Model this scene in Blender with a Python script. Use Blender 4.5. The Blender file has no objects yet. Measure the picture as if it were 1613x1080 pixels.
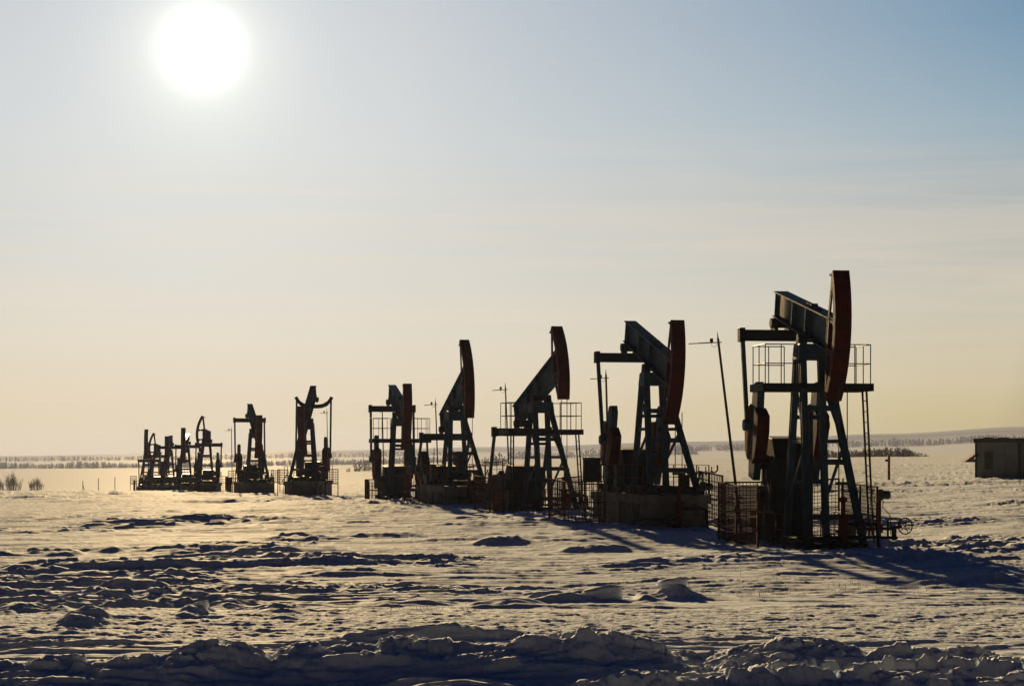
import bpy, math, random
import numpy as np
from mathutils import Vector, Matrix
R = math.radians
random.seed(7)
scene = bpy.context.scene
col = scene.collection

# ------------------------------------------------------------ camera, sun, sky, exposure
F = 3417.0; CX = 806.5; HY = 715.0; CZ = 2.75          # focal length in photo pixels, horizon row, eye height
cd = bpy.data.cameras.new('camera'); cam = bpy.data.objects.new('camera', cd); col.objects.link(cam)
cd.sensor_width = 36; cd.lens = F / 1613 * 36; cd.shift_y = (HY - 540) / 1613
cd.clip_start = 0.5; cd.clip_end = 60000
cam.location = (0, 0, CZ); cam.rotation_euler = (R(90), 0, 0)
scene.camera = cam

def P(px, py, d): return Vector(((px - CX) / F * d, d, CZ + (HY - py) / F * d))

SUN = Vector(((317 - CX) / F, 1.0, (HY - 75) / F)).normalized()     # direction towards the sun
sun_el = math.asin(SUN.z); sun_az = math.atan2(SUN.x, SUN.y)
sl = bpy.data.lights.new('sun', 'SUN'); sl.energy = 5.0; sl.angle = R(0.5); sl.color = (1.0, 0.69, 0.345)
so = bpy.data.objects.new('sun', sl); col.objects.link(so); so.rotation_euler = SUN.to_track_quat('Z', 'Y').to_euler()

vs = scene.view_settings; vs.view_transform = 'Standard'; vs.look = 'None'; vs.gamma = 1; vs.use_curve_mapping = False
vs.exposure = 1.28

class NT:
    """small helper for node trees"""
    def __init__(s, tree): s.t = tree; s.n = tree.nodes; s.l = tree.links
    def new(s, kind, **kw):
        n = s.n.new(kind)
        for k, v in kw.items(): setattr(n, k, v)
        return n
    def put(s, sock, v):
        if isinstance(v, bpy.types.NodeSocket): s.l.new(v, sock)
        else: sock.default_value = v
    def math(s, op, a, b=None, c=None, clamp=False):
        n = s.new('ShaderNodeMath', operation=op, use_clamp=clamp); s.put(n.inputs[0], a)
        if b is not None: s.put(n.inputs[1], b)
        if c is not None: s.put(n.inputs[2], c)
        return n.outputs[0]
    def vmath(s, op, a, b=None):
        n = s.new('ShaderNodeVectorMath', operation=op); s.put(n.inputs[0], a)
        if b is not None: s.put(n.inputs[1], b)
        return n.outputs['Value'] if op in ('DOT_PRODUCT', 'LENGTH') else n.outputs[0]
    def ramp(s, fac, stops, interp='LINEAR'):
        n = s.new('ShaderNodeValToRGB'); s.put(n.inputs[0], fac); e = n.color_ramp.elements; n.color_ramp.interpolation = interp
        while len(e) < len(stops): e.new(0.5)
        for i, (p, c) in enumerate(stops):
            e[i].position = p; e[i].color = (*c, 1) if len(c) == 3 else c
        return n.outputs[0]
    def mix(s, fac, a, b, mode='MIX'):
        n = s.new('ShaderNodeMix', data_type='RGBA', blend_type=mode); s.put(n.inputs[0], fac)
        for k, v in ((6, a), (7, b)): s.put(n.inputs[k], (*v, 1) if isinstance(v, tuple) and len(v) == 3 else v)
        return n.outputs[2]
    def noise(s, vec, scale, detail=4, rough=0.5, dist=0):
        n = s.new('ShaderNodeTexNoise'); n.inputs['Scale'].default_value = scale; n.inputs['Detail'].default_value = detail
        n.inputs['Roughness'].default_value = rough; n.inputs['Distortion'].default_value = dist
        if vec is not None: s.put(n.inputs['Vector'], vec)
        return n.outputs[0]

world = bpy.data.worlds.new('World'); scene.world = world; world.use_nodes = True
W = NT(world.node_tree); W.n.clear()
tc = W.new('ShaderNodeTexCoord').outputs['Generated']
dirv = W.vmath('NORMALIZE', tc)
sep = W.new('ShaderNodeSeparateXYZ'); W.l.new(dirv, sep.inputs[0])
dz = sep.outputs[2]
dot = W.vmath('DOT_PRODUCT', dirv, tuple(SUN))
ang = W.math('MULTIPLY', W.math('ARCCOSINE', W.math('MINIMUM', dot, 0.9999999)), 180 / math.pi)   # degrees from the sun
# vertical colouring of the clear winter air, cream at the horizon
elev = W.math('MULTIPLY', dz, 4.0, clamp=True)           # 0..1 for 0..14.5 degrees
HAZE_D = 0.00011; HAZE_C = (0.102, 0.124, 0.20); HAZE_G = 0.6
def lin(c): return [((v / 255 + .055) / 1.055) ** 2.4 for v in c]
def skystops(table, ang):
    """clear sky above the haze, from the colour wanted once the haze in front of it is counted"""
    g = HAZE_G; ph = 5 / (4 * math.pi) * (1 - g * g) / (1 + g * g - 2 * g * math.cos(R(ang))) ** 1.5; out = []
    for e, c in table:
        T = math.exp(-HAZE_D * min(70 / math.sin(R(max(e, .1))), 9000))
        out.append((min(1, math.sin(R(e)) * 4), tuple(max(0.01, (l / 2 ** vs.exposure - ph * h * k * (1 - T)) / T) for l, h, k in zip(lin(c), HAZE_C, (1.0, .71, .31)))))
    return out
vert = W.ramp(elev, skystops([(0.0, (225, 211, 183)), (0.8, (225, 212, 184)), (1.6, (226, 213, 190)), (2.9, (224, 216, 198)), (4, (219, 215, 204)), (5.2, (213, 213, 207)), (8, (207, 211, 211)), (11.5, (197, 202, 207)), (14, (185, 195, 203))], 11))
# bluer and darker away from the sun
far = W.ramp(elev, skystops([(0.0, (200, 185, 143)), (0.8, (201, 186, 143)), (2, (208, 195, 163)), (4, (200, 195, 178)), (6, (185, 186, 180)), (8.5, (152, 174, 186)), (11, (123, 154, 178)), (14, (100, 135, 165))], 22))
side = W.ramp(W.math('DIVIDE', ang, 24.0, clamp=True), [(0.22, (0, 0, 0)), (0.88, (1, 1, 1))])
skyc = W.mix(side, vert, far)
# thin streaks of high cloud low in the sky
mp = W.new('ShaderNodeMapping'); W.l.new(dirv, mp.inputs[0]); mp.inputs['Scale'].default_value = (1.6, 1.6, 34); mp.inputs['Rotation'].default_value = (0, R(3.5), 0)
st = W.noise(mp.outputs[0], 3.2, 5, 0.55, 0.6)
stf = W.ramp(st, [(0.42, (0, 0, 0)), (0.62, (1, 1, 1))])
band = W.ramp(elev, [(0.1, (0, 0, 0)), (0.3, (1, 1, 1)), (0.4, (1, 1, 1)), (0.62, (0, 0, 0))])
skyc = W.mix(W.math('MULTIPLY', W.math('MULTIPLY', stf, band), 0.28), skyc, (0.33, 0.277, 0.215))
# falls off quickly away from the sun and towards the zenith
fall = W.ramp(W.math('DIVIDE', ang, 180.0, clamp=True), [(0.0, (1,) * 3), (0.125, (1,) * 3), (0.16, (0.10, 0.13, 0.18)), (0.21, (0.010, 0.022, 0.06)), (0.6, (0.001, 0.012, 0.052)), (1.0, (0.0, 0.010, 0.046))])
skyc = W.mix(1.0, skyc, fall, 'MULTIPLY')
# aureole and the blown-out disc
def glow(k, width, power): return W.math('MULTIPLY', W.math('EXPONENT', W.math('MULTIPLY', W.math('POWER', W.math('DIVIDE', ang, width), power), -1.0)), k)
g1 = glow(0.06, 3.8, 1.0); g2 = glow(1.1, 0.58, 1.7); g3 = glow(0.22, 1.3, 1.1)
def scaled(v, c):
    n = W.new('ShaderNodeVectorMath', operation='SCALE'); n.inputs[0].default_value = c; W.put(n.inputs['Scale'], v); return n.outputs[0]
tot = W.vmath('ADD', skyc, scaled(g1, (1.0, 0.97, 0.88)))
tot = W.vmath('ADD', tot, scaled(g2, (1.0, 1.0, 0.98)))
tot = W.vmath('ADD', tot, scaled(g3, (1.0, 0.95, 0.66)))
nish = W.new('ShaderNodeTexSky', sky_type='NISHITA', sun_disc=False, sun_elevation=sun_el, sun_rotation=sun_az, air_density=1.0, dust_density=0.6, ozone_density=1.5)
b1 = W.new('ShaderNodeBackground'); W.l.new(nish.outputs[0], b1.inputs[0]); b1.inputs[1].default_value = 0.0003
b2 = W.new('ShaderNodeBackground'); W.l.new(tot, b2.inputs[0]); b2.inputs[1].default_value = 1.0
add = W.new('ShaderNodeAddShader'); W.l.new(b1.outputs[0], add.inputs[0]); W.l.new(b2.outputs[0], add.inputs[1])
wo = W.new('ShaderNodeOutputWorld'); W.l.new(add.outputs[0], wo.inputs[0])

# ------------------------------------------------------------ materials
def material(name, stops, scale=3.0, rough=0.6, metal=0.0, bump=0.0, bscale=20.0, detail=5, coord='Object', spec=0.05):
    m = bpy.data.materials.new(name); m.use_nodes = True; t = NT(m.node_tree)
    b = t.n['Principled BSDF']; co = t.new('ShaderNodeTexCoord').outputs[coord]
    c = t.ramp(t.noise(co, scale, detail, 0.6), stops); t.l.new(c, b.inputs['Base Color'])
    r = t.math('MULTIPLY_ADD', t.noise(co, scale * 2.3, 3), 0.3, rough - 0.15); t.l.new(r, b.inputs['Roughness'])
    b.inputs['Metallic'].default_value = metal; b.inputs['Specular IOR Level'].default_value = spec
    if bump:
        bn = t.new('ShaderNodeBump'); bn.inputs['Strength'].default_value = bump; bn.inputs['Distance'].default_value = 0.02
        t.l.new(t.noise(co, bscale, 4), bn.inputs['Height']); t.l.new(bn.outputs[0], b.inputs['Normal'])
    return m
M = {}
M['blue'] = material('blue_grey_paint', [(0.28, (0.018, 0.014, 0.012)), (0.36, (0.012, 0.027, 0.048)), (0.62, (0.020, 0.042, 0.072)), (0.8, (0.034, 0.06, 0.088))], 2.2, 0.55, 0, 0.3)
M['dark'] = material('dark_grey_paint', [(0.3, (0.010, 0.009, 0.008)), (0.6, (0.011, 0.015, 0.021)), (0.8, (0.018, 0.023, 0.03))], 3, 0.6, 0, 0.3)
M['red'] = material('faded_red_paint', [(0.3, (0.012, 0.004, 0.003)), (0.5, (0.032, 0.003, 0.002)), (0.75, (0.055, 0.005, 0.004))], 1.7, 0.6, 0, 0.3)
M['orange'] = material('orange_paint', [(0.3, (0.10, 0.035, 0.02)), (0.6, (0.19, 0.072, 0.03)), (0.8, (0.26, 0.10, 0.045))], 3, 0.6, 0, 0.2)
M['rust'] = material('rusty_steel', [(0.3, (0.03, 0.008, 0.005)), (0.6, (0.06, 0.013, 0.007)), (0.8, (0.045, 0.018, 0.012))], 4, 0.8, 0, 0.4)
M['black'] = material('black_steel', [(0.3, (0.02, 0.02, 0.02)), (0.7, (0.045, 0.042, 0.04))], 4, 0.6, 0, 0.2)
M['concrete'] = material('weathered_concrete', [(0.3, (0.06, 0.057, 0.055)), (0.55, (0.11, 0.11, 0.11)), (0.8, (0.18, 0.18, 0.18))], 1.3, 0.9, 0, 0.6, 12)
M['cabin'] = material('pale_cabin_panel', [(0.3, (0.085, 0.088, 0.095)), (0.7, (0.13, 0.135, 0.145))], 0.9, 0.7, 0, 0.2)
M['glass'] = material('dusty_glass', [(0.3, (0.02, 0.022, 0.02)), (0.7, (0.04, 0.04, 0.03))], 2, 0.5)
M['bark'] = material('frosty_bark', [(0.3, (0.10, 0.085, 0.07)), (0.7, (0.19, 0.17, 0.15))], 0.8, 0.9)
M['frost'] = material('hoarfrosted_twigs', [(0.3, (0.30, 0.30, 0.31)), (0.7, (0.48, 0.48, 0.5))], 0.8, 0.9)
M['wood'] = material('grey_timber', [(0.3, (0.08, 0.06, 0.05)), (0.7, (0.15, 0.12, 0.09))], 3, 0.9)
M['straw'] = material('dry_straw', [(0.3, (0.22, 0.13, 0.06)), (0.7, (0.36, 0.24, 0.11))], 3, 0.9)

def snow_material():
    m = bpy.data.materials.new('wind_packed_snow'); m.use_nodes = True; t = NT(m.node_tree); b = t.n['Principled BSDF']
    geo = t.new('ShaderNodeNewGeometry'); pos = geo.outputs['Position']
    c = t.ramp(t.noise(pos, 0.35, 6, 0.6), [(0.3, (0.62, 0.70, 0.79)), (0.7, (0.71, 0.78, 0.86))])
    sx = t.new('ShaderNodeSeparateXYZ'); t.l.new(pos, sx.inputs[0])                 # distant hills are partly wooded
    hill = t.math('MULTIPLY', t.math('DIVIDE', t.math('SUBTRACT', sx.outputs[1], 3500.0), 500.0, clamp=True), t.ramp(t.noise(pos, 0.0016, 4, 0.6), [(0.25, (0.55,) * 3), (0.6, (1,) * 3)]))
    c = t.mix(hill, c, (0.20, 0.24, 0.27)); t.l.new(c, b.inputs['Base Color'])
    b.inputs['Roughness'].default_value = 0.6; b.inputs['Specular IOR Level'].default_value = 0.25
    # crust: gets coarse in patches
    patch = t.ramp(t.noise(pos, 0.09, 3, 0.5), [(0.45, (0.15,) * 3), (0.6, (1,) * 3)])
    mp = t.new('ShaderNodeMapping'); t.l.new(pos, mp.inputs[0]); mp.inputs['Scale'].default_value = (0.55, 1.0, 1.0); mp.inputs['Rotation'].default_value = (0, 0, R(12))
    h1 = t.noise(mp.outputs[0], 3.5, 6, 0.65, 0.4); h2 = t.noise(mp.outputs[0], 16, 4, 0.6)
    h = t.math('ADD', t.math('MULTIPLY', h1, 0.9), t.math('MULTIPLY', t.math('MULTIPLY', h2, patch), 0.38))
    bn = t.new('ShaderNodeBump'); bn.inputs['Strength'].default_value = 0.62; bn.inputs['Distance'].default_value = 0.025
    yy = t.new('ShaderNodeSeparateXYZ'); t.l.new(pos, yy.inputs[0])
    strip = t.ramp(t.math('DIVIDE', t.math('SUBTRACT', t.math('ADD', yy.outputs[1], t.math('MULTIPLY', t.noise(pos, 0.5, 2), 1.4)), 30.0), 12.0, clamp=True), [(0.19, (0,) * 3), (0.25, (1,) * 3), (0.62, (1,) * 3), (0.72, (0,) * 3)])
    h = t.math('ADD', h, t.math('MULTIPLY', t.math('MULTIPLY', t.noise(pos, 17, 3, 0.65), strip), 2.0))
    t.l.new(h, bn.inputs['Height'])
    # fade the fine relief where it is far smaller than a pixel
    dist = t.vmath('LENGTH', t.vmath('SUBTRACT', pos, (0.0, 0.0, CZ)))
    t.l.new(t.math('DIVIDE', 0.62, t.math('ADD', 1.0, t.math('POWER', t.math('DIVIDE', dist, 95.0), 2.0))), bn.inputs['Strength'])
    t.l.new(bn.outputs[0], b.inputs['Normal'])
    df = t.new('ShaderNodeBsdfDiffuse'); t.l.new(c, df.inputs[0]); t.l.new(bn.outputs[0], df.inputs['Normal'])
    mx = t.new('ShaderNodeMixShader'); mx.inputs[0].default_value = 0.04; t.l.new(df.outputs[0], mx.inputs[1]); t.l.new(b.outputs[0], mx.inputs[2])
    t.l.new(mx.outputs[0], t.n['Material Output'].inputs[0])
    return m
M['snow'] = snow_material()

# ------------------------------------------------------------ tagging and mesh helpers
def tag(o, label=None, cat=None, group=None, kind=None):
    if label: o['label'] = label
    if cat: o['category'] = cat
    if group: o['group'] = group
    if kind: o['kind'] = kind
    return o
def empty(name, loc, rz=0.0):
    o = bpy.data.objects.new(name, None); col.objects.link(o); o.location = loc; o.rotation_euler = (0, 0, rz); o.empty_display_size = 0.3
    return o
class MB:
    def __init__(s): s.v = []; s.f = []
    def hexa(s, c):                                  # 8 corners: bottom 4 ccw, top 4 ccw
        k = len(s.v); s.v += [tuple(p) for p in c]
        s.f += [(k, k+3, k+2, k+1), (k+4, k+5, k+6, k+7)] + [(k+i, k+(i+1) % 4, k+4+(i+1) % 4, k+4+i) for i in range(4)]
    def box(s, x0, x1, y0, y1, z0, z1):
        s.hexa([(x0, y0, z0), (x1, y0, z0), (x1, y1, z0), (x0, y1, z0), (x0, y0, z1), (x1, y0, z1), (x1, y1, z1), (x0, y1, z1)]); return s
    def frame(s, a, b, up=None):
        a = Vector(a); b = Vector(b); d = (b - a); d.normalize()
        u = Vector(up) if up else (Vector((1, 0, 0)) if abs(d.z) > 0.75 else Vector((0, 0, 1)))
        w = d.cross(u).normalized(); u = w.cross(d).normalized()
        return a, b, w, u
    def bar(s, a, b, w, h=None, up=None):            # rectangular bar; w across, h along up
        h = w if h is None else h
        a, b, sx, sy = s.frame(a, b, up); sx = sx * w / 2; sy = sy * h / 2
        s.hexa([a - sx - sy, a + sx - sy, a + sx + sy, a - sx + sy, b - sx - sy, b + sx - sy, b + sx + sy, b - sx + sy]); return s
    def ibar(s, a, b, w, h, t=0.03, up=None):        # I-section
        a, b, sx, sy = s.frame(a, b, up)
        o = sy * (h / 2 - t / 2)
        s.bar(a + o, b + o, w, t, up); s.bar(a - o, b - o, w, t, up); s.bar(a, b, t, h - 2 * t, up); return s
    def tube(s, a, b, r, r2=None, n=8):
        r2 = r if r2 is None else r2
        a, b, sx, sy = s.frame(a, b); k = len(s.v)
        for p, q in ((a, r), (b, r2)):
            for i in range(n):
                an = 2 * math.pi * i / n; s.v.append(tuple(p + sx * (q * math.cos(an)) + sy * (q * math.sin(an))))
        for i in range(n): j = (i + 1) % n; s.f.append((k+i, k+j, k+n+j, k+n+i))
        s.f.append(tuple(k + i for i in reversed(range(n)))); s.f.append(tuple(k + n + i for i in range(n))); return s
    def path(s, pts, r, n=6):
        for a, b in zip(pts, pts[1:]): s.tube(a, b, r, n=n)
        return s
    def ring(s, c, axis, rad, r, n=16):
        c = Vector(c); ax = Vector(axis).normalized(); u = ax.orthogonal().normalized(); w = ax.cross(u)
        ps = [c + u * (rad * math.cos(2 * math.pi * i / n)) + w * (rad * math.sin(2 * math.pi * i / n)) for i in range(n + 1)]
        return s.path(ps, r, 5)
    def prism(s, poly, y0, y1):                      # polygon in x-z extruded along y
        k = len(s.v); n = len(poly)
        s.v += [(x, y0, z) for x, z in poly] + [(x, y1, z) for x, z in poly]
        s.f.append(tuple(k + i for i in range(n))); s.f.append(tuple(k + n + i for i in reversed(range(n))))
        for i in range(n): j = (i + 1) % n; s.f.append((k+i, k+n+i, k+n+j, k+j))
        return s
    def xform(s, fn): s.v = [tuple(fn(Vector(p))) for p in s.v]; return s
    def build(s, name, mat, parent=None, smooth=False, bevel=0.0):
        me = bpy.data.meshes.new(name); me.from_pydata(s.v, [], s.f); me.materials.append(mat)
        if smooth: me.polygons.foreach_set('use_smooth', [True] * len(me.polygons))
        o = bpy.data.objects.new(name, me); col.objects.link(o)
        if parent: o.parent = parent
        if bevel:
            b = o.modifiers.new('bevel', 'BEVEL'); b.width = bevel; b.segments = 2; b.limit_method = 'ANGLE'
        return o

# ------------------------------------------------------------ ground
def hash2(ix, iy, seed):
    h = (ix.astype(np.int64) * 374761393 + iy.astype(np.int64) * 668265263 + seed * 1442695041) & 0xFFFFFFFF
    h = ((h ^ (h >> 13)) * 1274126177) & 0xFFFFFFFF
    h = (h ^ (h >> 16)) & 0xFFFFFFFF
    return h
def gnoise(x, y, seed=0):
    ix = np.floor(x); iy = np.floor(y); fx = x - ix; fy = y - iy
    ux = fx * fx * fx * (fx * (fx * 6 - 15) + 10); uy = fy * fy * fy * (fy * (fy * 6 - 15) + 10)
    def g(ox, oy):
        a = hash2(ix + ox, iy + oy, seed) * (2 * np.pi / 4294967296.0)
        return np.cos(a) * (fx - ox) + np.sin(a) * (fy - oy)
    return 1.45 * ((g(0, 0) * (1 - ux) + g(1, 0) * ux) * (1 - uy) + (g(0, 1) * (1 - ux) + g(1, 1) * ux) * uy)
def fbm(x, y, seed, oct=4, gain=0.5):
    s = np.zeros_like(x); a = 1.0
    for i in range(oct): s += a * gnoise(x, y, seed + i * 17); x = x * 2.03 + 5.1; y = y * 2.03 - 3.7; a *= gain
    return s
def sstep(a, b, x): t = np.clip((x - a) / (b - a), 0, 1); return t * t * (3 - 2 * t)

TD = np.log(np.array([1, 25, 40, 63, 80, 110, 150, 200, 270, 350, 600, 1000, 1500, 2400, 3300, 4200, 5000, 8000, 40000.]))
TP = np.array([-3000, 0, 300, 500, 800, 1100, 1400, 1613, 4000.])
TZ = np.array([
 [-2.75]*19,
 [-2.75,-2.75,-2.75,-2.80,-2.85,-2.95,-3.1,-3.5,-4.5,-6.6,-10,-13,-15,-16,-17,-14,-8,-20,-40],
 [-2.75,-2.75,-2.75,-2.72,-2.68,-2.65,-2.9,-3.5,-4.65,-6.3,-9.5,-12,-14,-15,-15,-6,4,-30,-40],
 [-2.75,-2.75,-2.75,-2.72,-2.6,-2.5,-2.92,-3.4,-4.0,-5,-7.3,-9,-11,-12,-10,4,17,-20,-40],
 [-2.75,-2.75,-2.75,-2.72,-2.5,-2.45,-2.5,-2.6,-2.8,-3,-3.9,-4.8,-6,-8,-4,15,32,-10,-40],
 [-2.75,-2.75,-2.75,-2.70,-2.5,-2.3,-2.1,-2.05,-2.1,-2.0,-1.9,-2,-3,-3,5,30,55,0,-40],
 [-2.75,-2.75,-2.75,-2.65,-2.4,-2.1,-1.8,-1.75,-1.6,-1.4,-0.5,-1,-1,1,14,50,86,20,-40],
 [-2.75,-2.75,-2.75,-2.45,-2.2,-1.9,-1.67,-1.6,-1.4,-1.0,-.2,-0.5,0,4,24,72,113,40,-40],
 [-2.75]*19])
TZ[:, 14] *= 3300 / 4500; TZ[:, 15] *= 0.6; TZ[:, 16] *= 5 / 9
TZ[0] = TZ[1]; TZ[8] = TZ[7]
def base_z(x, y):
    d = np.maximum(np.hypot(x, y), 1.0)
    th = np.arctan2(x, y); t = np.tan(np.clip(th, -1.2, 1.2)); px = np.clip(CX + F * t, -2900, 3900)
    dd = np.maximum(np.where(np.abs(th) < 1.2, y, d * 0.36), 1.0)
    u = np.interp(np.log(dd), TD, np.arange(len(TD))); v = np.interp(px, TP, np.arange(len(TP)))
    i = np.minimum(u.astype(int), len(TD) - 2); j = np.minimum(v.astype(int), len(TP) - 2); fu = u - i; fv = v - j
    fu2 = fu * fu * (3 - 2 * fu); fu = np.where((dd < 400), 0.5 * fu + 0.5 * fu2, fu); fv = fv * fv * (3 - 2 * fv)
    return (TZ[j, i] * (1 - fu) + TZ[j, i + 1] * fu) * (1 - fv) + (TZ[j + 1, i] * (1 - fu) + TZ[j + 1, i + 1] * fu) * fv + CZ

def clods(x, y, seed):
    """broken-up blocks: every cell has its own height and tilt"""
    ix = np.floor(x); iy = np.floor(y); best = np.full(x.shape, 9.0); sec = np.full(x.shape, 9.0); h = np.zeros(x.shape)
    for ox in (-1, 0, 1):
        for oy in (-1, 0, 1):
            a = hash2(ix + ox, iy + oy, seed) / 4294967296.0; b = hash2(ix + ox, iy + oy, seed + 7) / 4294967296.0; c = hash2(ix + ox, iy + oy, seed + 13) / 4294967296.0
            dx = x - (ix + ox + .15 + .7 * a); dy = y - (iy + oy + .15 + .7 * b); d = np.hypot(dx, dy) + .12 * np.abs(dx + dy)
            hh = c + (a - .5) * .7 * dx + (b - .5) * .7 * dy; m = d < best
            sec = np.where(m, best, np.minimum(sec, d)); h = np.where(m, hh, h); best = np.where(m, d, best)
    return h * np.clip((sec - best) * 5.0, .25, 1)
ROW = {}     # filled below: image column, distance of each pumpjack; used to smooth snow around them
CREST = np.array([(-900, .30), (0, .14), (110, .16), (180, .20), (260, .30), (340, .44), (395, .36), (428, .13), (440, .24), (470, .33), (560, .36), (700, .42), (800, .45),
                  (890, .50), (925, .62), (965, .50), (1000, .42), (1060, .33), (1105, .20), (1150, .40), (1230, .55), (1268, .50), (1330, .38), (1430, .36), (1500, .44), (1560, .34), (1613, .36), (2500, .35)])
def ground_z(x, y, detail=True):
    x = np.asarray(x, float); y = np.asarray(y, float)
    z = base_z(x, y)
    if not detail: return z
    r = np.hypot(x, y)
    near = 1 - sstep(150, 700, r)
    w1 = gnoise(x / 7 + 3, y / 7, 91) * 1.6; w2 = gnoise(x / 7, y / 7 + 9, 92) * 1.6
    ca, sa = math.cos(R(9)), math.sin(R(9))
    xr = x * ca + y * sa; yr = -x * sa + y * ca             # wind blows nearly across the view
    # broad drifts
    z += near * 0.12 * fbm(xr / 16, yr / 8, 3, 2)
    rough = 0.10 + 0.90 * sstep(0.0, 0.5, fbm(x / 16 + 2, y / 13, 55, 3))
    crust = sstep(31.6, 32.8, y + 0.6 * gnoise(x / 3, y, 4)) * (1 - sstep(36.4, 37.8, y + 1.0 * gnoise(x / 4, y, 8)))     # flat trodden strip
    rough = rough * (1 - 0.9 * crust) * sstep(29.0, 32.0, y)
    # sastrugi: plateaus with eroded, undercut-looking edges
    n = fbm((xr + w1) / 6.5, (yr + w2) / 1.35, 11, 4, 0.5)
    z += near * rough * 0.08 * (sstep(0.16, 0.28, n) + 0.8 * sstep(0.46, 0.56, n))
    n = fbm((xr + w2) / 2.8 + 7, (yr + w1) / 0.52, 23, 3, 0.5)
    z += near * (0.40 + 0.60 * rough) * (1 - 0.9 * crust) * (0.05 + 0.022 * sstep(55, 95, y)) * (sstep(0.12, 0.21, n) + 0.7 * sstep(0.5, 0.6, n))
    n = fbm((xr + w1 * .3) / 0.75 + 3, (yr + w2 * .3) / 0.24, 29, 2, 0.55)
    z += near * (1 - sstep(45, 90, r)) * (0.2 + 0.8 * rough) * 0.022 * sstep(0.1, 0.3, n)
    n = 1 - np.abs(fbm((xr + w2) / 4.2 + 1, (yr - w1) / 1.1, 31, 3, 0.5)) * 2.2
    z += near * (0.25 + 0.75 * rough) * 0.05 * np.clip(n, 0, 1) ** 2.2
    z += (near * (1 - sstep(40, 110, r))) * (0.004 + 0.012 * rough + 0.016 * crust) * fbm(x / 0.32, y / 0.26, 41, 3, 0.6)
    # isolated lumps of wind-carved snow
    def lump(px, py, wpx, hpx, dep=0.9, sharp=2.0):
        d = CZ * F / (py - HY); cx = (px - CX) / F * d; h = hpx / F * d; w = wpx / F * d / 2
        q = ((x - cx) / w) ** 2 + ((y - d) / dep) ** 2
        nz = 0.85 + 0.55 * gnoise(x / 0.9, y / 0.35, int(px)) + 0.25 * gnoise(x / 0.3, y / 0.2, int(px) + 5)
        return 0.75 * h * np.exp(-np.power(q, sharp) * 1.2) * nz
    L = [(150, 829, 40, 9), (168, 840, 28, 6), (135, 985, 80, 20), (100, 872, 60, 14), (180, 868, 60, 10), (305, 975, 44, 15), (362, 962, 50, 10), (450, 972, 66, 9), (485, 890, 40, 11), (420, 872, 110, 15), (30, 967, 55, 10),
         (270, 912, 60, 10), (880, 950, 120, 22), (1060, 946, 60, 18), (1085, 948, 60, 12), (1015, 948, 34, 9), (800, 958, 110, 13), (940, 868, 110, 16), (790, 858, 90, 12), (700, 885, 100, 9), (1560, 915, 130, 17), (1480, 920, 90, 9),
         (380, 945, 150, 8), (140, 945, 100, 8), (60, 905, 150, 12), (210, 925, 130, 10), (560, 905, 160, 9), (600, 848, 140, 8), (1250, 905, 160, 8), (640, 955, 130, 9), (1350, 930, 140, 8)]
    for a in L: z += lump(*a)
    # smooth dune in front of the middle pumps
    for px, py, wpx, hpx, dep in [(640, 812, 190, 8, 4), (780, 836, 260, 7, 4), (960, 850, 300, 9, 4.5), (1230, 884, 330, 7, 4), (560, 801, 150, 7, 5), (1150, 868, 200, 8, 3)]:
        z += lump(px, py, wpx, hpx, dep, 1.0)
    # ploughed bank beside the road, chunky crest, and the rutted road this side of it
    px = CX + F * x / np.maximum(y, 1.0)
    front = (y > 3) & (np.abs(x) < 25 + y * 0)
    hc = np.interp(px, CREST[:, 0], CREST[:, 1]); yc = 27.3 + 0.5 * gnoise(x / 3.2, y * 0, 71)
    jx = x + .12 * gnoise(x / .3, y / .3, 75); jy = y + .10 * gnoise(x / .3 + 9, y / .3, 76)
    ch = 0.55 * clods(jx / 0.62, jy / 0.5, 73) + .25 * np.abs(fbm(x / 0.9, y / 0.7, 74, 2, .5)); ch2 = clods(jx / 0.21, jy / 0.17, 77) + .3 * gnoise(x / .07, y / .07, 78)
    side = np.where(y < yc, np.exp(-((y - yc) / 0.85) ** 2), np.exp(-((y - yc) / 0.42) ** 2))
    bank = side * (hc * 0.80 + 0.22 * (ch - 0.25) + 0.04 * (ch2 - 0.3))
    road = (1 - sstep(26.4, 27.6, y)) * sstep(4, 10, y)
    rut = road * (0.10 * fbm(x / 2.2, y / 0.5, 79, 4, 0.6) + 0.12 * np.clip(1 - np.abs(y - 25.4 - 0.25 * gnoise(x / 3, y * 0, 83)) / 0.35, 0, 1) * sstep(900, 1250, px) * (0.6 + gnoise(x / 0.6, y / 0.6, 85)))
    ridge2 = 0.19 * sstep(1000, 1150, px) * np.exp(-((y - 26.1 - 0.3 * gnoise(x / 2.5, y * 0, 87)) / 0.28) ** 2) * (0.25 + 1.5 * ch + 0.35 * ch2)
    ridge3 = 0.17 * sstep(860, 1000, px) * np.exp(-((y - 25.15 - 0.3 * gnoise(x / 2.0, y * 0, 89)) / 0.30) ** 2) * (0.2 + 1.6 * ch + 0.35 * ch2)
    z += np.where(front, bank + rut - 0.16 * (1 - sstep(25.6, 26.7, y)) * (1 - sstep(480, 700, px)) * sstep(15, 20, y) + ridge2 + ridge3, 0)
    return z

def gz(x, y): return float(ground_z(np.array([x]), np.array([y]))[0])

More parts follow.
